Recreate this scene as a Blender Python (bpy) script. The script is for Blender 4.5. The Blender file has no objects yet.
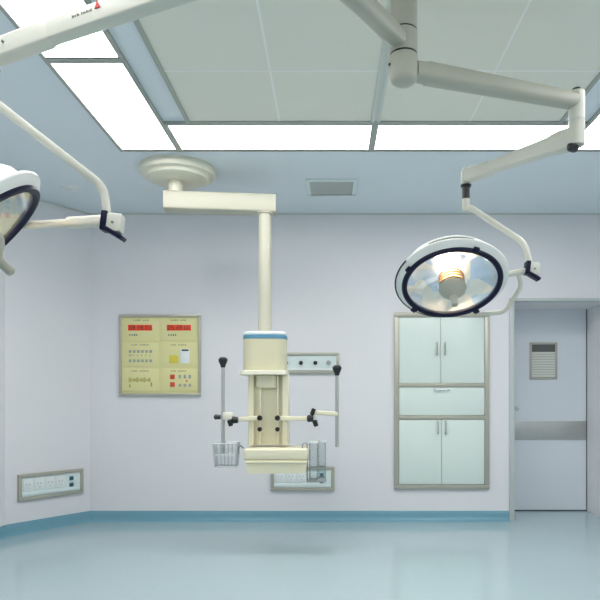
import bpy, bmesh, math, random
from mathutils import Vector, Matrix

C = bpy.context.scene.collection
SC = bpy.context.scene
PI = math.pi
H = 3.0                     # room height
BACK = 6.2                  # distance of the back wall
EYE = 1.18                  # camera height
F = 635.5

def P(px, py, y):           # a point of the photograph at depth y, in metres
    return Vector(((px - 331) * y / F, y, EYE + (400 - py) * y / F))

# ------------------------------------------------------------------ materials
def mat(name, col, rough=.5, metal=0.0, spec=.5, emit=None, strength=0.0, noise=0.0, nscale=8.0, bump=0.0, coat=0.0):
    m = bpy.data.materials.new(name); m.use_nodes = True
    nt = m.node_tree; b = nt.nodes['Principled BSDF']
    b.inputs['Base Color'].default_value = (*col, 1)
    b.inputs['Roughness'].default_value = rough
    b.inputs['Metallic'].default_value = metal
    b.inputs['Specular IOR Level'].default_value = spec
    b.inputs['Coat Weight'].default_value = coat
    if emit:
        b.inputs['Emission Color'].default_value = (*emit, 1)
        b.inputs['Emission Strength'].default_value = strength
    if noise or bump:
        tc = nt.nodes.new('ShaderNodeTexCoord')
        n = nt.nodes.new('ShaderNodeTexNoise'); n.inputs['Scale'].default_value = nscale; n.inputs['Detail'].default_value = 4
        nt.links.new(tc.outputs['Object'], n.inputs['Vector'])
        if noise:
            mx = nt.nodes.new('ShaderNodeMix'); mx.data_type = 'RGBA'
            mx.inputs['A'].default_value = (*[c * (1 - noise) for c in col], 1)
            mx.inputs['B'].default_value = (*[min(1, c * (1 + noise)) for c in col], 1)
            nt.links.new(n.outputs['Fac'], mx.inputs['Factor'])
            nt.links.new(mx.outputs['Result'], b.inputs['Base Color'])
        if bump:
            bp = nt.nodes.new('ShaderNodeBump'); bp.inputs['Strength'].default_value = bump; bp.inputs['Distance'].default_value = .01
            nt.links.new(n.outputs['Fac'], bp.inputs['Height']); nt.links.new(bp.outputs['Normal'], b.inputs['Normal'])
    return m

def mirror(name):
    m = mat(name, (.93, .94, .96), .36, 1.0)
    nt = m.node_tree; b = nt.nodes['Principled BSDF']
    tc = nt.nodes.new('ShaderNodeTexCoord'); v = nt.nodes.new('ShaderNodeTexVoronoi'); v.inputs['Scale'].default_value = 9
    nt.links.new(tc.outputs['Object'], v.inputs['Vector'])
    cr = nt.nodes.new('ShaderNodeValToRGB')
    cr.color_ramp.elements[0].color = (.50, .68, .95, 1); cr.color_ramp.elements[0].position = .2
    cr.color_ramp.elements[1].color = (.97, .93, .86, 1); cr.color_ramp.elements[1].position = .5
    sp_ = nt.nodes.new('ShaderNodeSeparateColor'); nt.links.new(v.outputs['Color'], sp_.inputs[0])
    nt.links.new(sp_.outputs[0], cr.inputs['Fac']); nt.links.new(cr.outputs['Color'], b.inputs['Base Color'])
    return m

def clear(name, tint, gloss=.12, rough=.03):
    m = bpy.data.materials.new(name); m.use_nodes = True
    nt = m.node_tree; nt.nodes.remove(nt.nodes['Principled BSDF'])
    t = nt.nodes.new('ShaderNodeBsdfTransparent'); t.inputs['Color'].default_value = (*tint, 1)
    g = nt.nodes.new('ShaderNodeBsdfGlossy'); g.inputs['Roughness'].default_value = rough
    fr = nt.nodes.new('ShaderNodeLayerWeight'); fr.inputs['Blend'].default_value = .25
    mp = nt.nodes.new('ShaderNodeMath'); mp.operation = 'MULTIPLY_ADD'; mp.inputs[1].default_value = .5; mp.inputs[2].default_value = gloss
    nt.links.new(fr.outputs['Fresnel'], mp.inputs[0])
    mx = nt.nodes.new('ShaderNodeMixShader')
    nt.links.new(mp.outputs[0], mx.inputs['Fac']); nt.links.new(t.outputs[0], mx.inputs[1]); nt.links.new(g.outputs[0], mx.inputs[2])
    nt.links.new(mx.outputs[0], nt.nodes['Material Output'].inputs['Surface'])
    return m

WALL = mat('wall_panel', (.79, .775, .795), .38, spec=.35, noise=.015, nscale=1.5)
DOORP = mat('door_panel', (.74, .775, .82), .35, spec=.4)
FLOOR = mat('floor_vinyl', (.40, .51, .54), .13, spec=.45, noise=.03, nscale=2.0)
COVE = mat('cove_vinyl', (.16, .35, .44), .35)
CEIL = mat('ceiling_panel', (.76, .815, .86), .5, noise=.015, nscale=2)
TILE = mat('diffuser_tile', (.82, .80, .71), .6, noise=.02, nscale=3)
SEAM = mat('tile_seam', (.92, .92, .87), .5)
ALU = mat('aluminium', (.42, .44, .41), .45, .3)
BAR = mat('grey_bar', (.62, .65, .60), .5, .1)
STEEL = mat('brushed_steel', (.53, .54, .52), .32, .75, noise=.06, nscale=30)
STEELF = mat('satin_steel_frame', (.48, .465, .39), .4, .5)
CHROME = mat('chrome', (.55, .56, .56), .18, 1.0)
IVORY = mat('ivory_enamel', (.80, .77, .63), .35, noise=.015, nscale=4)
CREAM = mat('cream_enamel', (.80, .75, .56), .38)
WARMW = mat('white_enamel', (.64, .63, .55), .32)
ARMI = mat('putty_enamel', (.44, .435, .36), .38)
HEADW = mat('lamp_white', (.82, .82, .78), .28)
TAN = mat('tan_panel', (.74, .69, .50), .45)
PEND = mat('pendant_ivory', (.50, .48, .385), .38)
WHITE = mat('white_plastic', (.82, .84, .83), .3)
MINT = mat('mint_laminate', (.73, .81, .755), .3, noise=.01, nscale=5)
PANELW = mat('outlet_plate', (.74, .83, .81), .3)
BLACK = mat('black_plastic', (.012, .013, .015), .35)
NAVY = mat('navy_rubber', (.005, .007, .03), .45, spec=.2)
BLUE = mat('blue_band', (.09, .26, .38), .4)
GREEN = mat('pale_green_panel', (.78, .725, .36), .45)
RED = mat('red_display', (.50, .04, .015), .25, emit=(.9, .09, .03), strength=.35)
SEG = mat('dark_segment', (.02, .004, .003), .4)
INK = mat('grey_ink', (.16, .17, .13), .6)
PALEINK = mat('pale_ink', (.36, .40, .36), .6)
OLIVE = mat('olive_print', (.42, .36, .08), .6)
YELLOW = mat('yellow_key', (.72, .58, .06), .4)
REDKEY = mat('red_key', (.60, .06, .02), .4)
TEALS = mat('teal_socket', (.02, .10, .14), .4)
HOLE = mat('socket_hole', (.42, .46, .44), .5)
MIRROR = mirror('reflector_mirror')
COPPER = mat('copper_louvre', (.50, .33, .19), .35, .85)
BULB = mat('lamp_bulb', (1, .9, .7), .4, emit=(1.0, .83, .60), strength=120)
LIGHT = mat('light_diffuser', (.9, .9, .9), .5, emit=(1.0, 1.0, .985), strength=9.0)
GLASS = clear('clear_glass', (.97, .98, .98), .05)
ACRYL = clear('clear_acrylic', (.94, .96, .96), .05)
BLIND = mat('window_blind', (.72, .72, .66), .45)
GREYWIRE = mat('wire', (.38, .40, .40), .3, .8)
REDINK = mat('red_ink', (.6, .02, .02), .5)
GRILLE = mat('vent_grille', (.55, .57, .54), .5, .2)

# ------------------------------------------------------------------ mesh helpers
def frame(d):
    d = Vector(d).normalized()
    up = Vector((0, 0, 1)) if abs(d.z) < .95 else Vector((0, 1, 0))
    a = up.cross(d).normalized(); b = d.cross(a)
    return a, b                       # a: sideways, b: upwards

def fillet(path, rad, n=6):
    path = [Vector(p) for p in path]; out = [path[0]]
    for i in range(1, len(path) - 1):
        p, q, r = path[i - 1], path[i], path[i + 1]
        t = min(rad, (p - q).length * .45, (r - q).length * .45)
        s = q + (p - q).normalized() * t; e = q + (r - q).normalized() * t
        for k in range(n + 1):
            u = k / n
            out.append(s * (1 - u) ** 2 + q * 2 * u * (1 - u) + e * u * u)
    out.append(path[-1]); return out

class MB:
    def __init__(self): self.bm = bmesh.new()
    def _merge(self, b, M=None):
        if M is not None: bmesh.ops.transform(b, matrix=M, verts=b.verts)
        me = bpy.data.meshes.new('t'); b.to_mesh(me); b.free()
        self.bm.from_mesh(me); bpy.data.meshes.remove(me); return self
    def box(self, x0, x1, y0, y1, z0, z1, bev=0.0, M=None, seg=2):
        b = bmesh.new(); bmesh.ops.create_cube(b, size=1)
        S = Matrix.Translation(((x0 + x1) / 2, (y0 + y1) / 2, (z0 + z1) / 2)) @ Matrix.Diagonal((abs(x1 - x0), abs(y1 - y0), abs(z1 - z0), 1))
        bmesh.ops.transform(b, matrix=S, verts=b.verts)
        if bev: bmesh.ops.bevel(b, geom=list(b.edges), offset=bev, segments=seg, affect='EDGES', profile=.5)
        return self._merge(b, M)
    def rings(self, rings, cap=True, closed=False, M=None):
        b = bmesh.new(); R = [[b.verts.new(p) for p in r] for r in rings]
        n = len(R[0]); m = len(R)
        for i in range(m if closed else m - 1):
            A, B = R[i], R[(i + 1) % m]
            for k in range(n):
                b.faces.new((A[k], A[(k + 1) % n], B[(k + 1) % n], B[k]))
        if cap and not closed:
            b.faces.new(list(reversed(R[0]))); b.faces.new(R[-1])
        bmesh.ops.recalc_face_normals(b, faces=b.faces)
        return self._merge(b, M)
    def cyl(self, p0, p1, r0, r1=None, seg=24, M=None):
        p0, p1 = Vector(p0), Vector(p1); r1 = r0 if r1 is None else r1
        a, c = frame(p1 - p0)
        ring = lambda p, r: [p + (a * math.cos(2 * PI * k / seg) + c * math.sin(2 * PI * k / seg)) * r for k in range(seg)]
        return self.rings([ring(p0, r0), ring(p1, r1)], M=M)
    def tube(self, path, r, seg=14, rad=0.0, M=None, closed=False):
        pts = fillet(path, rad) if rad else [Vector(p) for p in path]
        rs = []; N = len(pts); a = None
        for i, p in enumerate(pts):
            d = (pts[(i + 1) % N] - pts[i - 1]) if closed else (pts[min(i + 1, N - 1)] - pts[max(i - 1, 0)])
            d.normalize()
            if a is None: a, c = frame(d)
            else:
                a = (a - d * a.dot(d)).normalized()
            c = d.cross(a)
            rs.append([p + (a * math.cos(2 * PI * k / seg) + c * math.sin(2 * PI * k / seg)) * r for k in range(seg)])
        return self.rings(rs, closed=closed, M=M)
    def loft(self, secs, corner=.3, n=4):
        # secs: (point, width, height); rounded-rectangle sections along the run
        pts = [Vector(s[0]) for s in secs]; d = pts[-1] - pts[0]; a, c = frame(d); rs = []
        for (p, w, h) in secs:
            p = Vector(p); q = corner * min(w, h); ring = []
            for (sx, sy, a0) in ((1, 1, 0), (-1, 1, PI / 2), (-1, -1, PI), (1, -1, 1.5 * PI)):
                for k in range(n + 1):
                    t = a0 + PI / 2 * k / n
                    ring.append(p + a * (sx * (w / 2 - q) + q * math.cos(t)) + c * (sy * (h / 2 - q) + q * math.sin(t)))
            rs.append(ring)
        return self.rings(rs)
    def prism(self, cx, cy, w, d, z0, z1, corner, bev=.006, n=6):
        def ring(z, s):
            r = []
            q = corner - s * .5
            for (sx, sy, a0) in ((1, 1, 0), (-1, 1, PI / 2), (-1, -1, PI), (1, -1, 1.5 * PI)):
                for k in range(n + 1):
                    t = a0 + PI / 2 * k / n
                    r.append(Vector((cx + sx * (w / 2 - corner) + (corner - s) * math.cos(t), cy + sy * (d / 2 - corner) + (corner - s) * math.sin(t), z)))
            return r
        return self.rings([ring(z0, bev), ring(z0 + bev, 0), ring(z1 - bev, 0), ring(z1, bev)])
    def lathe(self, prof, M=None, seg=48, closed=False):
        rs = [[Vector((max(r, 1e-4) * math.cos(2 * PI * k / seg), max(r, 1e-4) * math.sin(2 * PI * k / seg), z)) for k in range(seg)] for r, z in prof]
        return self.rings(rs, cap=False, closed=closed, M=M)
    def poly(self, pts, z0, z1):        # vertical prism over a floor polygon
        return self.rings([[Vector((x, y, z0)) for x, y in pts], [Vector((x, y, z1)) for x, y in pts]])
    def build(self, name, m, parent=None, smooth=38, flat=False):
        bm = self.bm
        bmesh.ops.remove_doubles(bm, verts=bm.verts, dist=1e-6)
        xs = [v.co for v in bm.verts]
        lo = Vector((min(v.x for v in xs), min(v.y for v in xs), min(v.z for v in xs)))
        hi = Vector((max(v.x for v in xs), max(v.y for v in xs), max(v.z for v in xs)))
        org = (lo + hi) / 2
        bmesh.ops.translate(bm, verts=bm.verts, vec=-org)
        me = bpy.data.meshes.new(name); bm.to_mesh(me); bm.free()
        if not flat:
            me.shade_smooth(); me.set_sharp_from_angle(angle=math.radians(smooth))
        me.materials.append(m)
        o = bpy.data.objects.new(name, me); C.objects.link(o)
        o.location = org - (WORLD[parent.name] if parent else Vector())
        if parent: o.parent = parent
        WORLD[o.name] = org
        return o

WORLD = {}
def thing(name, label, cat, loc, group=None):
    o = bpy.data.objects.new(name, None); C.objects.link(o)
    o.empty_display_size = .05
    o.location = loc; WORLD[o.name] = Vector(loc)
    o['label'] = label; o['category'] = cat
    if group: o['group'] = group
    return o
def struct(name, mb, m, label=None, cat=None):
    o = mb.build(name, m); o['kind'] = 'structure'
    if label: o['label'] = label; o['category'] = cat
    return o
def copy_tree(o, loc=None, parent=None):
    c = o.copy(); C.objects.link(c)
    if parent: c.parent = parent
    if loc is not None: c.location = loc; WORLD[c.name] = Vector(loc)
    for ch in list(o.children): copy_tree(ch, None, c)
    return c
def B(*a, **k): return MB().box(*a, **k)

# ------------------------------------------------------------------ room shell
XL, YL = -2.82, 5.5         # where the angled wall meets the left wall
XC = -2.351                 # where the angled wall meets the back wall
XR = 3.35
FRONT = -1.9
DX0, DX1, DH, DY = 1.765, 2.72, 2.142, 6.75    # door recess
CX0, CX1, CZ0, CZ1 = .630, 1.526, .327, 2.016  # niche of the built-in cabinet

struct('floor', B(XL - .1, XR + .1, FRONT - .1, 6.9, -.1, 0), FLOOR, 'glossy pale teal vinyl floor of the operating room', 'floor')
ceil = struct('ceiling', B(XL - .1, XR + .1, FRONT - .1, 6.9, H, H + .1), CEIL, 'blue grey panel ceiling with a pale tiled field in its middle', 'ceiling')
wb = MB()
wb.box(XC - .2, CX0, BACK, 6.8, 0, H)
wb.box(CX0, CX1, BACK, 6.8, 0, CZ0); wb.box(CX0, CX1, BACK, 6.8, CZ1, H); wb.box(CX0, CX1, BACK + .42, 6.8, CZ0, CZ1)
wb.box(CX1, DX0, BACK, 6.8, 0, H)
wb.box(DX0, DX1, BACK, 6.8, DH, H)
wb.box(DX1, XR + .1, BACK, 6.8, 0, H)
wb.box(XC, XR + .1, 6.8, 6.9, 0, H)
struct('wall_back', wb, WALL, 'pale lavender back wall with the door recess and built-in cabinet', 'wall')
dv = Vector((XL - XC, YL - BACK, 0)).normalized(); nv = Vector((-dv.y, dv.x, 0))
if nv.y < 0: nv = -nv
nv = nv if nv.x < 0 else Vector((nv.x, nv.y, 0))
outn = Vector((dv.y, -dv.x, 0))
if outn.dot(Vector((0, 3, 0)) - Vector((XC, BACK, 0))) > 0: outn = -outn      # points out of the room
inn = -outn
def chamf(t, off=0):         # point along the angled wall, off metres into the room
    p = Vector((XC, BACK, 0)) + dv * t + inn * off
    return (p.x, p.y)
LCH = (Vector((XL, YL)) - Vector((XC, BACK))).length
struct('wall_back_left', MB().poly([chamf(0), chamf(LCH), chamf(LCH, -.08), chamf(0, -.08)], 0, H), WALL, 'narrow angled wall in the left corner with a socket panel', 'wall')
struct('wall_left', B(XL - .1, XL, FRONT, YL, 0, H), WALL)
struct('wall_right', B(XR, XR + .1, FRONT, BACK, 0, H), WALL)
struct('wall_front', B(XL, XR, FRONT - .1, FRONT, 0, H), WALL)

def cove(p0, p1, n):         # coved skirting: profile swept from p0 to p1, n = into the room
    prof = [(0, 0), (.045, 0), (.03, .006), (.016, .022), (.009, .05), (.007, .095), (.004, .099), (0, .1)]
    n = Vector(n)
    return MB().rings([[Vector(p0) + n * a + Vector((0, 0, z)) for a, z in prof], [Vector(p1) + n * a + Vector((0, 0, z)) for a, z in prof]])
struct('baseboard_back', cove((XC, BACK, 0), (1.735, BACK, 0), (0, -1, 0)), COVE, 'blue coved skirting along the foot of the back wall', 'skirting')
struct('baseboard_back_left', cove((XL, YL, 0), (XC, BACK, 0), inn), COVE)
struct('baseboard_left', cove((XL, FRONT, 0), (XL, YL, 0), (1, 0, 0)), COVE)
struct('baseboard_right', cove((XR, FRONT, 0), (XR, BACK, 0), (-1, 0, 0)), COVE)

JAMB = mat('jamb_metal', (.52, .55, .54), .4)
j = MB()
j.box(1.735, 1.785, BACK - .022, BACK + .06, 0, DH + .03, .004)
j.box(1.785, DX1 + .05, BACK - .022, BACK + .06, DH, DH + .03, .004)
struct('trim_1', j, JAMB, 'pale metal jamb around the door recess', 'door frame')
wt = MB(); wt.box(XC, XR, BACK - .012, BACK, H - .016, H, .002)
wt.rings([[Vector((*chamf(0), H - .016)), Vector((*chamf(0, .012), H - .016)), Vector((*chamf(0, .012), H)), Vector((*chamf(0), H))],
          [Vector((*chamf(LCH), H - .016)), Vector((*chamf(LCH, .012), H - .016)), Vector((*chamf(LCH, .012), H)), Vector((*chamf(LCH), H))]])
struct('trim_2', wt, BAR)

# door
door = B(DX0, DX1 - .012, DY, DY + .05, .014, DH).build('door_1', DOORP); door['kind'] = 'structure'
door['label'] = 'pale blue door with a steel band and small blinded window'; door['category'] = 'door'
B(DX0, DX1 - .012, DY - .006, DY, P(0, 440, DY).z, P(0, 421, DY).z, .002).build('kick_band', STEEL, door)
a = P(529.5, 342.5, DY); b_ = P(557, 379.5, DY)
w = MB(); fw = .022
w.box(a.x, b_.x, DY - .012, DY, a.z - fw, a.z, .003); w.box(a.x, b_.x, DY - .012, DY, b_.z, b_.z + fw, .003)
w.box(a.x, a.x + fw, DY - .012, DY, b_.z, a.z, .003); w.box(b_.x - fw, b_.x, DY - .012, DY, b_.z, a.z, .003)
wf = w.build('window_frame', STEELF, door)
DARKG = mat('dark_glass', (.10, .11, .10), .1)
B(a.x + fw, b_.x - fw, DY - .003, DY, b_.z + fw, a.z - fw).build('window_pane', DARKG, wf)
sl = MB(); zt = P(0, 352, DY).z; zb = b_.z + fw; k = 0
while zt - k * .027 > zb + .02:
    z = zt - k * .027
    sl.box(a.x + fw, b_.x - fw, DY - .010, DY - .004, z - .024, z, .002); k += 1
sl.build('window_blind', BLIND, wf)
h = P(515.0, 408, DY)
hb = MB().cyl((h.x + .012, DY, h.z), (h.x + .012, DY - .05, h.z), .019, .016).build('door_handle', CHROME, door)
dl = B(DX1 - .012, DX1, DY, DY + .05, 0, DH); dl.box(DX0, DX1 - .012, DY + .01, DY + .05, 0, .014)
struct('trim_3', dl, mat('door_gasket', (.10, .11, .12), .6))

# ceiling field of pale tiles
FX0, FX1, FY0, FY1 = -.915, 1.48, 1.18, 4.112
tf = B(FX0, FX1, FY0, FY1, H - .014, H).build('tile_field', TILE, ceil)
sm = MB()
for x in (-.334, .90): sm.box(x - .006, x + .006, FY0, FY1, H - .016, H - .013)
for y in (3.484, 2.80, 2.12, 1.5): sm.box(FX0, FX1, y - .007, y + .007, H - .0165, H - .0135)
sm.build('tile_seam', SEAM, tf)
br = MB()
br.box(FX0 - .025, FX0, FY0, FY1 + .03, H - .022, H); br.box(FX1, FX1 + .025, FY0, FY1 + .03, H - .022, H)
br.box(FX0 - .025, FX1 + .025, FY1, FY1 + .03, H - .0225, H); br.box(FX0 - .025, FX1 + .025, FY0 - .03, FY0, H - .0225, H)
br.build('border_strip', ALU, ceil)
cb = MB(); cb.box(.258, .280, FY0, FY1, H - .024, H, .003); cb.box(.296, .318, FY0, FY1, H - .024, H, .003); cb.box(.280, .296, FY0, FY1, H - .018, H)
cb.build('centre_bar', BAR, ceil)

# ceiling lights
def light(name, x0, x1, y0, y1, label):
    t = thing(name, label, 'ceiling light', ((x0 + x1) / 2, (y0 + y1) / 2, H - .02), 'white ceiling light panels')
    f = MB(); w = .024
    f.box(x0, x1, y0, y0 + w, H - .022, H, .002); f.box(x0, x1, y1 - w, y1, H - .022, H, .002)
    f.box(x0, x0 + w, y0 + w, y1 - w, H - .022, H, .002); f.box(x1 - w, x1, y0 + w, y1 - w, H - .022, H, .002)
    f.build('frame', ALU, t)
    B(x0 + w, x1 - w, y0 + w, y1 - w, H - .012, H).build('diffuser', LIGHT, t)
    return t
LW, LL = .432, 1.236
L1 = light('ceiling_light', -1.525, -1.525 + LW, 4.61 - LL, 4.61, 'long white light panel at left, its far end near the round ceiling plate')
lx, rx = -1.525 + LW / 2, 1.674 + LW / 2
for (x, yy, lab) in ((lx, 1, 'white light panel at top left, behind the spring arm with the red mark'),
                     (lx, 2, 'white light panel on the left row nearest the camera'),
                     (rx, 0, 'white light panel at the right edge, beyond the elbow of the right lamp arm'),
                     (rx, 1, 'white light panel in the middle of the right row'),
                     (rx, 2, 'white light panel on the right row nearest the camera')):
    c = copy_tree(L1, Vector((x, 4.61 - LL / 2 - yy * LL, H - .02))); c['label'] = lab
bl = light('ceiling_light', -1.093,   .290, 4.145, 4.61, 'wide white light panel above the round ceiling plate, left of the dividing bar')
for yy_, lab in ((.945, 'unseen light panel added at the near end of the tiled field, left half'),):
    c = copy_tree(bl, Vector(((-1.093 + .290) / 2, yy_, H - .02))); c['label'] = lab  # out of view, added to brighten surfaces that face the camera
c = copy_tree(bl, Vector((.290 + 1.383 / 2, .945, H - .02))); c['label'] = 'unseen light panel added at the near end of the tiled field, right half'  # right half of the added fill, also out of view
c = copy_tree(bl, Vector((.290 + 1.383 / 2, (4.145 + 4.61) / 2, H - .02))); c['label'] = 'wide white light panel right of the dividing bar, behind the right lamp arm'

# ceiling vent
x0, x1, y0, y1 = -.205, .215, 5.23, 5.64
vt = thing('ceiling_vent', 'small square grey vent grille in the ceiling near the back wall', 'vent', (0, 5.435, H - .015))
f = MB(); w = .03
f.box(x0, x1, y0, y0 + w, H - .016, H, .003); f.box(x0, x1, y1 - w, y1, H - .016, H, .003)
f.box(x0, x0 + w, y0 + w, y1 - w, H - .016, H, .003); f.box(x1 - w, x1, y0 + w, y1 - w, H - .016, H, .003)
f.build('frame', PANELW, vt)
g = MB(); n = 14
for k in range(n):
    y = y0 + w + (y1 - y0 - 2 * w) * (k + .5) / n
    g.box(x0 + w, x1 - w, y - .009, y + .009, H - .010, H - .002)
g.box(x0 + w, x1 - w, y0 + w, y1 - w, H - .002, H)
g.build('grille', GRILLE, vt)
# small ceiling disc
sp = P(70.5, 188, 5.456)
sd = thing('ceiling_detector', 'small flat round disc on the ceiling near the left corner', 'detector', (sp.x, sp.y, H - .03))
MB().lathe([(0, -.012), (.05, -.012), (.075, -.006), (.078, 0)], Matrix.Translation((sp.x, sp.y, H))).build('cover', WHITE, sd)
MB().lathe([(0, -.022), (.02, -.021), (.026, -.011), (.026, -.008)], Matrix.Translation((sp.x, sp.y, H))).build('sensor', WHITE, sd)

# ------------------------------------------------------------------ medical pendant
Y0 = 5.0
col = P(264.5, 210, Y0); hx = P(265.5, 0, Y0).x
pen = thing('medical_pendant', 'cream ceiling pendant with jointed arm, column and equipment head hanging at mid-room', 'medical pendant', (hx, Y0, 1.0))
dx = P(178, 0, Y0).x
MB().lathe([(.29, 0), (.297, -.018), (.294, -.045), (.280, -.060), (.245, -.064), (.238, -.070), (.232, -.088), (.215, -.096), (.10, -.098), (0, -.098)], Matrix.Translation((dx, Y0, H)), 64).build('ceiling_cover', IVORY, pen)
MB().cyl((dx - .02, Y0, H - .09), (dx - .02, Y0, 2.76), .055, .055).build('pivot', IVORY, pen)
za, zb = P(0, 190.5, 4.94).z, P(0, 209, 4.94).z
xa, xb = P(163, 0, 4.94).x, P(275, 0, 5.0).x
MB().loft([((xa, Y0 - .01, (za + zb) / 2), .15, za - zb), ((xa + .001, Y0 - .01, (za + zb) / 2), .152, za - zb), ((xb, Y0 + .07, (za + zb) / 2 - .004), .15, (za - zb))], .12).build('swing_arm', PEND, pen)
cm = MB(); cm.cyl((col.x, Y0 + .03, zb - .004), (col.x, Y0 + .03, zb - .016), .062, .060); zc = P(0, 333, Y0).z
cm.cyl((col.x, Y0 + .03, zb - .012), (col.x, Y0 + .03, zc), .050, .054, seg=32)
cm.build('column', PEND, pen)
zt, z1, z2, zh = P(0, 332, 4.88).z, P(0, 334.5, 4.86).z, P(0, 338, 4.86).z, P(0, 371, 4.86).z
W, D = .335, .27
hub = MB().prism(hx, Y0, W, D, zh, z2, .09, .004).build('equipment_head', mat('hub_cream', (.62, .585, .41), .35), pen)
MB().prism(hx, Y0, W + .006, D + .006, z2 - .002, z1, .092, .003).build('blue_band', BLUE, hub)
MB().prism(hx, Y0, W - .004, D - .004, z1 - .001, zt + .006, .088, .008).build('top_cap', WHITE, hub)
# plate below the head
zs0, zs1 = P(0, 374.5, 4.8).z, P(0, 370.5, 4.8).z
MB().prism(hx, Y0 - .02, .36, .33, zs0, zh + .003, .03, .003).build('shelf_plate', IVORY, pen)
# service column
xs0, xs1 = P(247.8, 0, 4.9).x, P(288, 0, 4.9).x
zlow = P(0, 446, 4.85).z
s = MB()
s.box(xs0, xs0 + .045, Y0 - .10, Y0 + .10, zlow, zs0 + .005, .008)
s.box(xs1 - .045, xs1, Y0 - .10, Y0 + .10, zlow, zs0 + .005, .008)
sc = s.build('service_column', CREAM, pen)
B(xs0 + .04, xs1 - .04, Y0 - .045, Y0 + .095, zlow, zs0 + .005).build('back_panel', TAN, sc)
MB().prism(hx + .012, Y0 - .05, .17, .10, P(0, 388, 4.95).z, zs0 + .004, .05, .012).build('cable_boss', CREAM, sc)
rails = []
for px in (260.2, 277.8):
    q = P(px, 0, 4.92).x
    r = MB().cyl((q, Y0 - .085, zlow + .01), (q, Y0 - .085, zs0), .006, seg=12)
    r.cyl((q, Y0 - .085, zs0 - .01), (q, Y0 - .040, zs0 - .02), .008, seg=8); r.cyl((q, Y0 - .085, zlow + .02), (q, Y0 - .040, zlow + .02), .008, seg=8)
    rails.append(r.build('rail', IVORY, sc))
    for py, rr in ((418, .021), (429.3, .018)):
        z = P(0, py, 4.88).z
        kn = MB(); kn.cyl((q, Y0 - .07, z), (q, Y0 - .105, z), rr * .55, seg=14)
        kn.lathe([(0, 0), (rr * .9, 0), (rr, .006), (rr, .022), (rr * .8, .030), (0, .032)], Matrix.Translation((q, Y0 - .10, z)) @ Matrix.Rotation(PI / 2, 4, 'X'), 18)
        kn.build('clamp_knob', BLACK, sc)
# drawer box below
YB = 4.74
bx0, bx1 = P(243.5, 0, YB).x, P(308, 0, YB).x
zt0, zm, zb0 = P(0, 449, YB).z, P(0, 460.5, YB).z, P(0, 474, YB).z
d = MB(); d.box(bx0, bx1, YB, Y0 + .14, zm + .004, zt0, .012, seg=3)
shelf = d.build('equipment_shelf', CREAM, pen)
d = MB(); pts = []
for y, s_ in ((YB + .004, 0), (Y0 + .13, .0)):
    pts.append([Vector((bx0 + .008, y, zm + .002)), Vector((bx1 - .006, y, zm + .002)), Vector((bx1 - .018, y, zb0 + .006)), Vector((bx0 + .028, y, zb0))])
d.rings(pts); d.box(bx0 + .02, bx1 - .02, YB - .008, YB + .006, zm - .02, zm - .008, .003)
d.build('drawer', CREAM, pen)
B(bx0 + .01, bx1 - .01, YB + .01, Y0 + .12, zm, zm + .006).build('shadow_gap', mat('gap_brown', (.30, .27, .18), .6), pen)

def pole(px, ptop, pbot, arm_pts, clamps, cubes, Yp):
    t, b = P(px, ptop, Yp), P(px, pbot, Yp)
    o = MB().cyl(t, b, .0135, seg=14).build('infusion_pole', STEEL, pen)
    m = MB(); M = Matrix.Translation(t)
    m.lathe([(0, .03), (.022, .028), (.036, .012), (.034, -.004), (.022, -.03), (.016, -.05), (0, -.052)], M, 18)
    m.build('pole_knob', BLACK, o)
    for seq in arm_pts:
        pts = [P(x, y, yy) for x, y, yy in seq]
        m = MB().loft([(pts[0], .03, .034), (pts[-1], .03, .034)], .25)
        m.build('support_arm', CREAM, pen)
    for (x, y, yy, r, ax) in clamps:
        q = P(x, y, yy); dvec = Vector(ax)
        m = MB(); m.cyl(q - dvec * .020, q + dvec * .022, r, r * .85, seg=14); m.cyl(q - dvec * .027, q - dvec * .020, r * .6, r * .9, seg=14)
        m.build('clamp_knob', BLACK, pen)
    for (x, y, yy, w_, h_) in cubes:
        q = P(x, y, yy)
        B(q.x - w_ / 2, q.x + w_ / 2, yy - .025, yy + .025, q.z - h_ / 2, q.z + h_ / 2, .006).build('clamp_block', IVORY, pen)
pole(223, 361, 453, [[(235, 419.5, 4.86), (259, 418, 4.9)]],
     [(235.2, 420, 4.84, .028, (1, 0, 0)), (230.2, 423.2, 4.835, .02, (.3, 0, -1)), (217.6, 417, 4.84, .021, (1, 0, 0))],
     [(228, 416, 4.85, .075, .055)], 4.85)
pole(337, 369, 447, [[(279, 418.5, 4.9), (311, 418.5, 4.86)], [(313.5, 412.3, 4.85), (338, 414, 4.85)]],
     [(310.5, 418.5, 4.83, .028, (1, 0, 0)), (315.5, 423.5, 4.82, .02, (.3, 0, -1)), (313.0, 411.5, 4.83, .018, (.4, 0, 1))],
     [(312.5, 415, 4.86, .045, .06)], 4.85)
# brackets that carry the basket and the jars
hk = MB().tube([P(244, 448.2, 4.8), P(240, 445, 4.8), P(238.5, 447, 4.8), P(238.5, 454, 4.8)], .008, rad=.01, seg=10)
hk.build('basket_bracket', GREYWIRE, pen)
zj = P(0, 480.2, 4.84).z
hk = MB().tube([P(302, 449.0, 4.83), P(303, 443.5, 4.83), P(307, 443.0, 4.83), P(307.2, 452, 4.83), P(307.2, 480.6, 4.83)], .005, rad=.01, seg=10)
hk.box(P(307, 0, 4.83).x, P(326.5, 0, 4.83).x, 4.755, 4.915, zj - .006, zj, .002)
hk.build('jar_bracket', GREYWIRE, pen)

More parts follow.
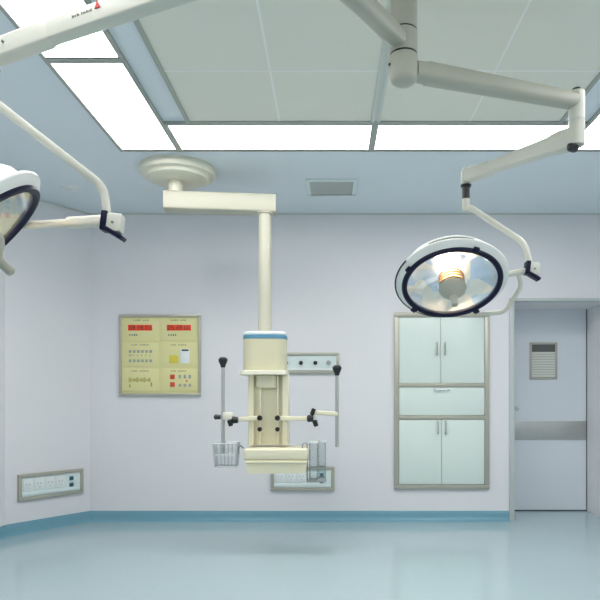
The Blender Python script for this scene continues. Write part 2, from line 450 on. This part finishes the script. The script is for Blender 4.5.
# wire basket hanging at the left
def wire_basket():
    a0, b0 = P(214.5, 443, 4.8), P(238.5, 466, 4.8)
    x0, x1, z1, z0 = a0.x, b0.x, a0.z, b0.z; y0, y1 = 4.72, 4.88; ins = .012
    t = thing('wire_basket', 'small grey wire basket hanging at the left of the pendant below a pole', 'basket', ((x0 + x1) / 2, 4.8, z0))
    m = MB()
    for z, i in ((z1, 0), ((z0 + z1) / 2, ins / 2), (z0, ins)):
        m.tube([(x0 + i, y0 + i, z), (x1 - i, y0 + i, z), (x1 - i, y1 - i, z), (x0 + i, y1 - i, z)], .0045 if z == z1 else .003, seg=6, closed=True)
    m.build('rim', GREYWIRE, t)
    m = MB(); n = 6
    for k in range(n + 1):
        u = k / n
        for (ya, yb) in ((y0, y0 + ins), (y1, y1 - ins)):
            m.cyl((x0 + (x1 - x0) * u, ya, z1), (x0 + ins + (x1 - x0 - 2 * ins) * u, yb, z0), .0016, seg=5)
        m.cyl((x0 + ins + (x1 - x0 - 2 * ins) * u, y0 + ins, z0), (x0 + ins + (x1 - x0 - 2 * ins) * u, y1 - ins, z0), .0016, seg=5)
    for k in range(6):
        u = k / 5
        for xa_, xb_ in ((x0, x0 + ins), (x1, x1 - ins)):
            m.cyl((xa_, y0 + (y1 - y0) * u, z1), (xb_, y0 + ins + (y1 - y0 - 2 * ins) * u, z0), .0016, seg=5)
    m.build('mesh', GREYWIRE, t)
    m = MB()
    m.box(x0 + ins + .004, x1 - ins - .004, y0 + ins + .004, y0 + ins + .007, z0 + .004, z1 - .03)
    m.box(x0 + ins + .004, x1 - ins - .004, y0 + ins + .007, y1 - ins - .004, z0 + .004, z0 + .007)
    m.build('liner', ACRYL, t)
wire_basket()

# clear jars hanging at the right: one upright jar in a wire holder, and one behind it
def jar(px, ptop, pbot, r, yy, label):
    t_, b__ = P(px, ptop, yy), P(px, pbot, yy); b__.z = zj + .0005
    t = thing('suction_jar', label, 'jar', (b__.x, yy, b__.z), 'clear jars on the pendant')
    M = Matrix.Translation(b__); hgt = t_.z - b__.z
    MB().lathe([(0, .002), (r * .85, .002), (r * .97, .012), (r, .03), (r, hgt - .02), (r * .94, hgt), (r * .88, hgt), (r * .94, hgt - .02), (r * .94, .03), (r * .8, .012), (0, .010)], M, 28).build('body', ACRYL, t)
    MB().lathe([(r * 1.0, hgt - .012), (r * 1.08, hgt - .010), (r * 1.08, hgt + .004), (r * .96, hgt + .006), (r * .94, hgt - .002)], M, 28, closed=True).build('collar', WHITE, t)
    for z in (.012, hgt * .33):
        m = MB(); m.lathe([(r * 1.0, z), (r * 1.06, z), (r * 1.06, z + .006), (r * 1.0, z + .006)], M, 28, closed=True)
        m.build('holder_ring', GREYWIRE, t)
jar(313.6, 441.5, 479.0, .034, 4.80, 'tall clear jar against the right end of the pendant shelf')
jar(322, 440.5, 476.5, .030, 4.88, 'slimmer clear jar at the far right of the pendant shelf, beside the taller jar')

# ------------------------------------------------------------------ things on the walls
def framed(t, x0, x1, z0, z1, w, dep, M=None, fm=STEELF, pm=PANELW):
    f = MB()
    f.box(x0, x1, -dep, 0, z1 - w, z1, .003, M=M); f.box(x0, x1, -dep, 0, z0, z0 + w, .003, M=M)
    f.box(x0, x0 + w, -dep, 0, z0 + w, z1 - w, .003, M=M); f.box(x1 - w, x1, -dep, 0, z0 + w, z1 - w, .003, M=M)
    f.build('frame', fm, t)
    return B(x0 + w, x1 - w, -dep * .55, 0, z0 + w, z1 - w, M=M).build('plate', pm, t)
WB = Matrix.Translation((0, BACK, 0))

# operating panel
a, b_ = P(119.8, 314.8, BACK), P(201.2, 396, BACK)
cp = thing('control_panel', 'square pale yellow control panel in a steel frame with red displays', 'control panel', ((a.x + b_.x) / 2, BACK, b_.z))
framed(cp, a.x, b_.x, b_.z, a.z, .025, .03, WB, pm=GREEN)
def U(px, py): return P(px, py, BACK)
yf = BACK - .0165
def mark(parent, name, m, rects, dep=.004, y=yf, bev=0):
    o = MB()
    for (x0, y0, x1, y1) in rects:
        p, q = U(x0, y0), U(x1, y1)
        o.box(p.x, q.x, y - dep, y, q.z, p.z, bev)
    return o.build(name, m, parent)
cells = [(124, 319, 159.5, 341), (161, 319, 197, 341), (124, 343, 159.5, 367), (161, 343, 197, 367), (124, 369, 159.5, 391.5), (161, 369, 197, 391.5)]
secs = [mark(cp, 'section', GREEN, [c_], .006, bev=.002) for c_ in cells]
ys = yf - .006
def mark_each(parent, name, m, rects, *a, **k):
    for q_ in rects: mark(parent, name, m, [q_], *a, **k)
def glyphs(x0, y0, x1, n, h_, skip=()):      # a row of small illegible characters
    st = (x1 - x0) / n
    out = []
    for k in range(n):
        if k in skip: continue
        ww = st * (.62 if k % 3 else .45); oy = .25 * h_ if k % 4 == 1 else 0
        out.append((x0 + k * st, y0 + oy, x0 + k * st + ww, y0 + h_))
    return out
for i, (x0, y0, x1, y1) in enumerate(cells):
    hg = glyphs((x0 + x1) / 2 - 7.5 - (2 if i in (2, 4) else 0), y0 + (1.0 if i < 2 else 1.6), (x0 + x1) / 2 + 8, 11 if i > 1 else 8, 1.0)
    hg = [g_ for n_, g_ in enumerate(hg) if n_ != 4]
    mark(secs[i], 'heading_word', INK, hg[:4], .001, ys); mark(secs[i], 'heading_word', INK, hg[4:], .001, ys)
SEGS = {'0': 'abcdef', '1': 'bc', '2': 'abged', '3': 'abgcd', '8': 'abcdefg', '5': 'afgcd', '4': 'fgbc', '6': 'afgedc'}
def digit(ch, x, y, w_, h_, t=.42):
    g_ = {'a': (x, y, x + w_, y + t), 'd': (x, y + h_ - t, x + w_, y + h_), 'g': (x, y + h_ / 2 - t / 2, x + w_, y + h_ / 2 + t / 2),
          'f': (x, y, x + t, y + h_ / 2), 'e': (x, y + h_ / 2, x + t, y + h_), 'b': (x + w_ - t, y, x + w_, y + h_ / 2), 'c': (x + w_ - t, y + h_ / 2, x + w_, y + h_)}
    return [g_[s_] for s_ in SEGS[ch]]
for i, (x0, txt) in enumerate(((128.8, '08:28:03'), (167.5, '05:28:00'))):
    sc_ = mark(secs[i], 'display', RED, [(x0, 325.1, x0 + 24.2, 330.8)], .004, ys, .001)
    x = x0 + 1.2
    for ch in txt:
        if ch == ':': mark(sc_, 'colon', SEG, [(x, 327, x + .5, 327.5), (x, 328.8, x + .5, 329.3)], .001, ys - .004); x += 1.5
        else: mark(sc_, 'digit', SEG, digit(ch, x, 325.9, 2.3, 4.1, .62), .001, ys - .004); x += 3.3
    mark_each(secs[i], 'small_key', TEALS, glyphs(x0 + 1.3, 334.4, x0 + 10.5, 4, 1.5), .002, ys)
rc = []
for r, yy in enumerate((350.3, 354.8, 359.6)):
    for k in range(6): rc.append((129.6 + k * 4.1, yy, 129.6 + k * 4.1 + (2.6 if r != 1 or k == 0 else 1.0), yy + (2.8 if r != 1 else 1.4)))
mark_each(secs[2], 'push_button', PALEINK, rc, .003, ys)
mark(secs[3], 'yellow_pad', YELLOW, [(170, 355.5, 178.5, 363.5)], .003, ys, .001)
mark(secs[3], 'card_slot', WHITE, [(180.8, 349.0, 190.2, 363.3)], .003, ys, .001)
mark(secs[3], 'slot_label', BLACK, [(182.3, 349.6, 189.2, 351.2)], .0015, ys - .003)
rc = []
for k in range(22):
    hh = 2.2 + 1.6 * math.sin(k * 1.7) + 1.2 * math.sin(k * .9 + 1)
    rc.append((129.5 + k * 1.0, 379.5 - hh * .5, 130.2 + k * 1.0, 381.0 + hh * .35))
rc += [(129.8, 384.5, 131.3, 387.5), (151.3, 382.5, 152.8, 386.5)]
mark(secs[4], 'gauge_print', OLIVE, rc, .001, ys)
for yy in (374.7, 382.3): mark(secs[5], 'red_button', REDKEY, [(170.7, yy, 175.4, yy + 4.6)], .005, ys, .002)
rc = []
for k in range(3): rc += [(179.3 + k * 4.9, 375, 181.7 + k * 4.9, 378.6), (179.3 + k * 4.9, 384, 181.9 + k * 4.9, 386.8)]
mark_each(secs[5], 'grey_button', PALEINK, rc, .003, ys)
mark(secs[5], 'small_red_button', REDKEY, [(186.5, 380.3, 188, 381.8)], .003, ys)

# gas outlet panel
a, b_ = P(262, 352.8, BACK), P(339, 373.5, BACK)
gp = thing('gas_outlet_panel', 'narrow white outlet panel with a row of black knobs behind the pendant head', 'outlet panel', ((a.x + b_.x) / 2, BACK, b_.z))
framed(gp, a.x, b_.x, b_.z, a.z, .026, .03, WB)
for px in (271, 286, 301, 315.5):
    q = U(px, 363); 
    m = MB().cyl((q.x, BACK - .016, q.z), (q.x, BACK - .05, q.z), .021, .018, seg=18); m.box(q.x - .004, q.x + .004, BACK - .058, BACK - .05, q.z - .016, q.z + .016, .001)
    m.build('outlet_knob', BLACK, gp)
q = U(328.5, 363)
MB().cyl((q.x, BACK - .016, q.z), (q.x, BACK - .05, q.z), .024, .02, seg=18).build('outlet_socket', CHROME, gp)
B(a.x + .03, b_.x - .03, BACK - .04, BACK - .016, b_.z + .028, b_.z + .045, .003).build('ledge', WHITE, gp)

# socket panels
def socket_panel(t, M, wd, ht, blue_side=1):
    framed(t, -wd / 2, wd / 2, -ht / 2, ht / 2, .03, .03, M)
    for k in range(4):
        x = -wd / 2 + .045 + k * .105
        s_ = B(x, x + .09, -.022, -.014, -.035, ht / 2 - .045, .004, M=M).build('socket', WHITE, t)
        for (ox, oz, w_, h_) in ((.028, .045, .006, .016), (.056, .045, .006, .016), (.042, .018, .012, .006)):
            B(x + ox, x + ox + w_, -.0235, -.0215, oz - .03, oz + h_ - .03, M=M).build('socket_hole', HOLE, s_)
    for zz in (.018, -.043):
        B(wd / 2 - .145, wd / 2 - .105, -.026, -.014, zz, zz + .036, .003, M=M).build('teal_socket', TEALS, t)
    B(-wd / 2 + .035, wd / 2 - .035, -.02, -.014, -ht / 2 + .035, -.045, .003, M=M).build('lower_strip', PANELW, t)
a, b_ = P(271, 466.5, BACK), P(334.5, 490.5, BACK)
s1 = thing('socket_panel', 'low steel framed socket panel on the back wall, partly behind the pendant shelf', 'socket panel', ((a.x + b_.x) / 2, BACK, b_.z))
socket_panel(s1, Matrix.Translation(((a.x + b_.x) / 2, BACK, (a.z + b_.z) / 2)), b_.x - a.x, a.z - b_.z)
pc = chamf(LCH * .49); ang = math.atan2(-dv.y, -dv.x)
s2 = thing('socket_panel', 'low steel framed socket panel on the angled wall at left', 'socket panel', (pc[0], pc[1], .28))
socket_panel(s2, Matrix.Translation((pc[0], pc[1], .405)) @ Matrix.Rotation(ang, 4, 'Z'), .645, .235)

# built-in cabinet
kx0, kx1, kz0, kz1 = .615, 1.541, .312, 2.031
cab = thing('medicine_cabinet', 'tall mint cabinet with four doors and one drawer set into the back wall', 'cabinet', ((kx0 + kx1) / 2, BACK + .1, kz0))
body = MB(); yb0, yb1 = BACK + .005, BACK + .38
body.box(CX0 + .004, CX0 + .02, yb0, yb1, CZ0 + .004, CZ1 - .004); body.box(CX1 - .02, CX1 - .004, yb0, yb1, CZ0 + .004, CZ1 - .004)
body.box(CX0 + .02, CX1 - .02, yb0, yb1, CZ0 + .004, CZ0 + .02); body.box(CX0 + .02, CX1 - .02, yb0, yb1, CZ1 - .02, CZ1 - .004)
body.box(CX0 + .02, CX1 - .02, yb1 - .015, yb1, CZ0 + .02, CZ1 - .02)
body.build('body', MINT, cab)
fr = MB(); w = .045
yA, yB_ = BACK - .028, BACK - .0005
fr.box(kx0, kx1, yA, yB_, kz1 - w, kz1, .004); fr.box(kx0, kx1, yA, yB_, kz0, kz0 + w, .004)
fr.box(kx0, kx0 + w, yA, yB_, kz0 + w, kz1 - w, .004); fr.box(kx1 - w, kx1, yA, yB_, kz0 + w, kz1 - w, .004)
zr1, zr2 = P(0, 385.2, BACK).z, P(0, 417.4, BACK).z
for z in (zr1, zr2): fr.box(kx0 + w, kx1 - w, yA, yB_, z - .019, z + .019, .003)
fr.build('frame', STEELF, cab)
xm = (kx0 + kx1) / 2 - .012; gx = .006
ydoor = BACK - .021
def leaf(x0, x1, z0, z1, hx_, hz, name='door'):
    o = B(x0, x1, ydoor, BACK + .004, z0, z1, .003).build(name, MINT, cab)
    if name == 'door':
        pts = [(hx_, ydoor + .002, hz + .06), (hx_, ydoor - .03, hz + .06), (hx_, ydoor - .03, hz - .06), (hx_, ydoor + .002, hz - .06)]
    else:
        pts = [(hx_ - .07, ydoor + .002, hz), (hx_ - .07, ydoor - .025, hz), (hx_ + .07, ydoor - .025, hz), (hx_ + .07, ydoor + .002, hz)]
    MB().tube(pts, .0065, rad=.012, seg=10).build('handle', CHROME, o)
zu0, zu1 = zr1 + .022, kz1 - w - .003
zl0, zl1 = kz0 + w + .003, zr2 - .022
xl, xr = kx0 + w + .003, kx1 - w - .003
hz1, hz2 = P(0, 349, BACK).z, P(0, 427.5, BACK).z
leaf(xl, xm - gx / 2, zu0, zu1, xm - .038, hz1); leaf(xm + gx / 2, xr, zu0, zu1, xm + .038, hz1)
leaf(xl, xm - gx / 2 + .01, zl0, zl1, xm - .03, hz2); leaf(xm + gx / 2 + .01, xr, zl0, zl1, xm + .046, hz2)
leaf(xl, xr, zr2 + .022, zr1 - .022, (xl + xr) / 2, P(0, 390, BACK).z, 'drawer')
B(xm - .004, xm + .014, BACK - .012, BACK - .001, zl0, zu1).build('centre_strip', STEELF, cab)

# ------------------------------------------------------------------ surgical light
SX, SY = .297, 2.6
sl_ = thing('surgical_light', 'white surgical light with two round lamp heads on jointed arms from one ceiling post', 'surgical light', (SX, SY, 2.47))
m = MB(); m.cyl((SX, SY, H - .014), (SX, SY, 2.69), .0555, seg=36); m.lathe([(.0, -.014), (.15, -.014), (.15, -.02), (.13, -.035), (.06, -.05), (.05, -.06)], Matrix.Translation((SX, SY, H)), 48)
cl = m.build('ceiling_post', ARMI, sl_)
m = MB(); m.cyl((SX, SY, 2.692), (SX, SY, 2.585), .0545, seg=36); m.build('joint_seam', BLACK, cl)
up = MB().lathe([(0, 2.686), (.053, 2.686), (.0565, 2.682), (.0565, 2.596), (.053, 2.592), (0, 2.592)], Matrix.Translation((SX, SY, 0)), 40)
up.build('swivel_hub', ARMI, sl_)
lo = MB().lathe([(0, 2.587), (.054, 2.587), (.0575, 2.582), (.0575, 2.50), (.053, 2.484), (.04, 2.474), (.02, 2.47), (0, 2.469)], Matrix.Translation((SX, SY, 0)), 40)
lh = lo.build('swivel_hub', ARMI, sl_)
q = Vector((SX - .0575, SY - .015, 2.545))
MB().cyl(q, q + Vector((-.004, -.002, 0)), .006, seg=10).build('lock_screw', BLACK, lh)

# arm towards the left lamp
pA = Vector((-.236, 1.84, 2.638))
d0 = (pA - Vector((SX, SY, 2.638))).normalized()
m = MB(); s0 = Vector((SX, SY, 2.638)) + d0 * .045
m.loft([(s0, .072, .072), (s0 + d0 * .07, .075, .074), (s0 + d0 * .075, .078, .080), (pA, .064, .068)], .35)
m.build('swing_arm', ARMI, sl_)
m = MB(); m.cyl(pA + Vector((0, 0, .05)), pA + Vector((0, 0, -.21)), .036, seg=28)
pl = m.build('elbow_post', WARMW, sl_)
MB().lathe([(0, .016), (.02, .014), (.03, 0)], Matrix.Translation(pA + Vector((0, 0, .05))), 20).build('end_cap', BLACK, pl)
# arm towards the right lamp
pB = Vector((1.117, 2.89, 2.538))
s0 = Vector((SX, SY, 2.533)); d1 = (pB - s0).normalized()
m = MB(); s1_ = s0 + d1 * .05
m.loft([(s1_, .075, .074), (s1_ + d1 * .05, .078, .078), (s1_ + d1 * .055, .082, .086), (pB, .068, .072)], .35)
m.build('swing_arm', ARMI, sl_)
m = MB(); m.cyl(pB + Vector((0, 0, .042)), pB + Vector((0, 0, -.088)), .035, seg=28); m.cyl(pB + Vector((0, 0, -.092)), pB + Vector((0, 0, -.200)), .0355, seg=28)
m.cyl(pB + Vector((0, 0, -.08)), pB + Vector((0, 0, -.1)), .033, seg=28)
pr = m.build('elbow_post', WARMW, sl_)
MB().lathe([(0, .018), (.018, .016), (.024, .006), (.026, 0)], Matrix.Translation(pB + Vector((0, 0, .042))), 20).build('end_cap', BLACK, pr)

def spring_arm(p, q, flip=False):
    p, q = Vector(p), Vector(q); L = q - p
    at = lambda t: p + L * t
    m = MB()
    m.loft([(at(-.02), .066, .088), (at(.10), .068, .092), (at(.17), .066, .084), (at(.2), .06, .074), (at(.72), .05, .058), (at(.74), .05, .058)], .14)
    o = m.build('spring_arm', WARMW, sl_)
    m = MB(); m.loft([(at(.735), .048, .056), (at(.76), .058, .068), (at(.97), .056, .066), (at(1.0), .05, .06)], .16); m.build('arm_sleeve', WARMW, o)
    m = MB()
    m.lathe([(.027, .004), (.027, -.006), (.022, -.016), (0, -.018)], Matrix.Translation(p + Vector((-.014, -.008, -.046))) @ Matrix.Rotation(.35 if not flip else -.2, 4, 'Y'), 20)
    m.build('end_cap', BLACK, o)
    return o
eR = Vector((.722, 3.4, 2.376))
spR = spring_arm((1.112, 2.892, 2.375), eR)
eL = Vector((-1.12, 2.09, 2.314))
spL = spring_arm((-.236, 1.84, 2.445), eL, True)
# printing on the left spring arm: small illegible mark with a red emblem
pq = Vector((-.236, 1.84, 2.445)); L = eL - pq; nrm = Vector((L.y, -L.x, 0)).normalized()
if nrm.y > 0: nrm = -nrm
upv = L.cross(nrm).normalized()
if upv.z < 0: upv = -upv
def on_arm(px, v):           # point on the front face at picture column px, v metres above the arm's axis
    best = min((abs(331 + F * (pq + L * (i / 400)).x / (pq + L * (i / 400)).y - px), i / 400) for i in range(401))[1]
    return pq + L * best + upv * v, best
m = MB(); ux = L.normalized()
for k in range(13):
    if k in (5,): continue
    p_, t_ = on_arm(78 + k * 1.6, .004)
    hw = (.086 - (t_ - .2) * .03) if t_ < .2 else (.06 - (t_ - .2) / .52 * .01)
    o_ = nrm * (hw / 2 + .0005); hh = .006 if k % 3 else .008
    c_ = p_ + o_
    m.rings([[c_ + ux * a_ + upv * b__ + nrm * n_ for a_, b__ in ((-.0016, 0), (.0016, 0), (.0016, hh), (-.0016, hh))] for n_ in (-.003, .0008)])
m.build('printed_name', INK, spL)
p_, t_ = on_arm(103.5, .006); c_ = p_ + nrm * (.03)
m = MB()
m.rings([[c_ + ux * a_ + upv * b__ + nrm * n_ for a_, b__ in ((-.010, 0), (.010, 0), (.002, .012), (0, .024))] for n_ in (-.004, .0005)])
m.build('red_emblem', REDINK, spL)
p_, t_ = on_arm(10, 0.006); MB().cyl(p_ + nrm * .02, p_ + nrm * .0345, .004, seg=10).build('arm_screw', INK, spL)

def swivel(e, k):
    m = MB(); m.lathe([(0, .05), (.012, .048), (.024, .03), (.0275, .01), (.0275, -.05), (.025, -.056), (0, -.056)], Matrix.Translation(e), 24)
    o = m.build('swivel', WARMW, sl_)
    MB().cyl(e + Vector((0, 0, -.046)), e + Vector((0, 0, -.058)), .0295, .026, seg=22).build('swivel_collar', BLACK, o)
    MB().cyl(e + Vector((0, 0, -.056)), e + Vector((0, 0, -.056 - .066 * k)), .0205, seg=20).build('black_link', BLACK, o)
    MB().cyl(e + Vector((0, 0, -.056 - .066 * k)), e + Vector((0, 0, -.056 - .129 * k)), .022, .019, seg=20).build('link_tip', WARMW, o)
    return e + Vector((0, 0, -.056 - .104 * k))
jR = swivel(eR, 1); jL = swivel(eL, .85)

def joint_box(c, flip, rotz):
    M = Matrix.Translation(c) @ Matrix.Rotation(rotz, 4, 'Z') @ Matrix.Rotation(.12, 4, 'Y') @ Matrix.Scale(.84, 4)
    b = B(-.030, .034, -.03, .03, -.036, .04, .008, M=M).build('joint_box', WARMW, sl_)
    m = MB(); m.box(-.052, -.026, -.034, .034, -.036, .046, .005, M=M)
    m.box(-.040, .046, -.034, .034, -.009, .009, .004, M=M @ Matrix.Translation((.002, 0, -.040)) @ Matrix.Rotation(.42, 4, 'Y'))
    m.build('navy_bumper', NAVY, b)
    MB().cyl(M @ Vector((.0, -.03, 0)), M @ Vector((.0, -.033, 0)), .005, seg=10).build('screw', INK, b)

# right yoke
bR = Vector((1.050, 3.3, 1.857))
m = MB().tube([jR, jR + Vector((.03, -.004, -.012)), (1.012, 3.32, 2.0), (1.03, 3.302, 1.90), (1.034, 3.3, 1.86)], .0158, rad=.06)
yk = m.build('yoke_tube', WARMW, sl_)
joint_box(bR, False, 0)

def lamp_head(c, n, clip_angles, spin):
    n = Vector(n).normalized(); z = -n
    x = Vector((1, 0, 0)) - z * z.x; x.normalize(); y = z.cross(x)
    M = Matrix.Translation(c) @ Matrix((x, y, z)).transposed().to_4x4() @ Matrix.Rotation(spin, 4, 'Z') @ Matrix.Scale(.975, 4)
    hd = MB().lathe([(.266, -.002), (.276, .004), (.291, .014), (.298, .020), (.299, .027), (.295, .033), (.280, .037), (.264, .041), (.257, .088), (.247, .103), (.222, .116), (.17, .129), (.10, .139), (.001, .142),
                     (.001, .136), (.10, .133), (.165, .123), (.215, .110), (.239, .097), (.248, .085), (.252, .05), (.262, .02)], M, 72, closed=True).build('lamp_head', HEADW, sl_)
    MB().lathe([(.238, -.008), (.250, -.016), (.263, -.014), (.2675, -.004), (.264, .018), (.240, .012)], M, 72, closed=True).build('rim_gasket', NAVY, hd)
    MB().tube([M @ Vector((.2995 * math.cos(t), .2995 * math.sin(t), .020)) for t in [math.radians(60 + 150 * k / 40) for k in range(41)]], .0042, seg=8).build('edge_gap_shadow', BLACK, hd)  # black arc standing in for the gap and shadow along the lower left edge
    # faceted mirror
    prof = [(.244, .008), (.222, .032), (.190, .053), (.145, .070), (.095, .082), (.05, .088)]
    rs = []
    seg = 26; rnd = random.Random(5)
    for i, (r, zz) in enumerate(prof):
        rs.append([Vector((r * math.cos(2 * PI * (k + .5 * (i % 2)) / seg), r * math.sin(2 * PI * (k + .5 * (i % 2)) / seg), zz + (rnd.uniform(-.006, .006) if 0 < i < 5 else 0))) for k in range(seg)])
    bmx = bmesh.new(); V = [[bmx.verts.new(p) for p in r] for r in rs]
    for i in range(len(V) - 1):
        for k in range(seg):
            a_, b2, c2, d2 = V[i][k], V[i][(k + 1) % seg], V[i + 1][(k + 1) % seg], V[i + 1][k]
            if i % 2 == 0: bmx.faces.new((a_, b2, d2)); bmx.faces.new((b2, c2, d2))
            else: bmx.faces.new((a_, b2, c2)); bmx.faces.new((a_, c2, d2))
    bmesh.ops.recalc_face_normals(bmx, faces=bmx.faces)
    q_ = MB(); q_._merge(bmx, M); q_.build('reflector', MIRROR, hd, flat=True)
    MB().lathe([(.078, -.006), (.246, -.006), (.246, -.003), (.078, -.003)], M, 64, closed=True).build('glass_cover', GLASS, hd)
    # bulb and copper louvres
    MB().cyl((0, 0, .086), (0, 0, -.016), .031, seg=24, M=M).build('bulb', BULB, hd)
    for zz in (-.010, .0085, .027, .0455):
        MB().lathe([(.042, zz - .004), (.066, zz - .007), (.069, zz - .004), (.069, zz + .004), (.066, zz + .007), (.042, zz + .003)], M, 40, closed=True).build('louvre_ring', COPPER, hd)
    MB().lathe([(0, -.016), (.066, -.018), (.072, -.026), (.073, -.036), (.066, -.052), (.050, -.070), (.030, -.082), (.019, -.092), (.0165, -.120), (.016, -.148), (.008, -.154), (.007, -.148), (0, -.148)], M, 40).build('focus_handle', ARMI, hd)
    for t in clip_angles:
        Mc = M @ Matrix.Rotation(t, 4, 'Z')
        B(.252, .285, -.016, .016, -.019, -.004, .004, M=Mc).build('rim_clip', NAVY, hd)
    # dark vent marking on the rear shell
    m = MB(); n_ = 14
    for k in range(n_):
        t = (-.56 + .84 * k / (n_ - 1))
        Mc = M @ Matrix.Rotation(t - PI / 2, 4, 'Z')
        pts = []
        for off in (-.001, .0018):
            pts.append([Mc @ Vector((.2640 + off, -.0075, .047)), Mc @ Vector((.2640 + off, .0075, .047)), Mc @ Vector((.2600 + off, .0075, .076)), Mc @ Vector((.2600 + off, -.0075, .076))])
        m.rings(pts)
    m.build('rim_marking', INK, hd)
    return M
cR = Vector((.628, 3.3, 1.784))
MR = lamp_head(cR, (0, -.53, -.85), (.9, 2.3, 3.6, 5.0), 0)
m = MB(); e0 = Vector((.905, 3.31, 1.832))
m.tube([bR + Vector((-.02, 0, -.004)), e0], .016); 
m.tube([(.972, 3.304, 1.842), (.995, 3.32, 1.775), (.940, 3.44, 1.655), (.835, 3.50, 1.655)], .0125, rad=.04)
m.build('head_fork', WARMW, sl_)

bL = Vector((-.762, 2.24, 1.80))
m = MB().tube([jL, jL + Vector((.02, .008, -.014)), (-.802, 2.24, 1.932), (-.79, 2.24, 1.85), (-.788, 2.24, 1.80)], .0142, rad=.05)
m.build('yoke_tube', WARMW, sl_)
joint_box(bL, True, 0)
cL = Vector((-1.170, 2.10, 1.710))
ML = lamp_head(cL, (.663, .256, -.703), (2.2, 3.14, 4.1), 0)
m = MB(); e1 = Vector((-1.155, 2.36, 1.828)); st = bL + Vector((-.03, .002, .012))
mid = st + (e1 - st) * .42
m.cyl(st, mid, .0215, seg=20); m.cyl(mid, e1, .0145, seg=18)
m.build('head_fork', WARMW, sl_)

# ------------------------------------------------------------------ world, camera, view
wd = bpy.data.worlds.new('World'); SC.world = wd; wd.use_nodes = True
wd.node_tree.nodes['Background'].inputs['Color'].default_value = (.05, .05, .055, 1)
cam = bpy.data.cameras.new('camera'); co = bpy.data.objects.new('camera', cam); C.objects.link(co)
co.location = (0, 0, EYE); co.rotation_euler = (PI / 2, 0, 0)
cam.sensor_width = 36; cam.lens = F / 600 * 36; cam.shift_x = -31 / 600; cam.shift_y = 100 / 600
cam.clip_start = .05
SC.camera = co
vs = SC.view_settings
SC.display_settings.display_device = 'sRGB'
vs.view_transform = 'Standard'; vs.look = 'None'; vs.gamma = 1; vs.use_curve_mapping = False
vs.exposure = 0.05
SC.cycles.max_bounces = 14; SC.cycles.diffuse_bounces = 8; SC.cycles.glossy_bounces = 6; SC.cycles.transparent_max_bounces = 12
SC.cycles.use_denoising = True
SC.cycles.sample_clamp_indirect = 25
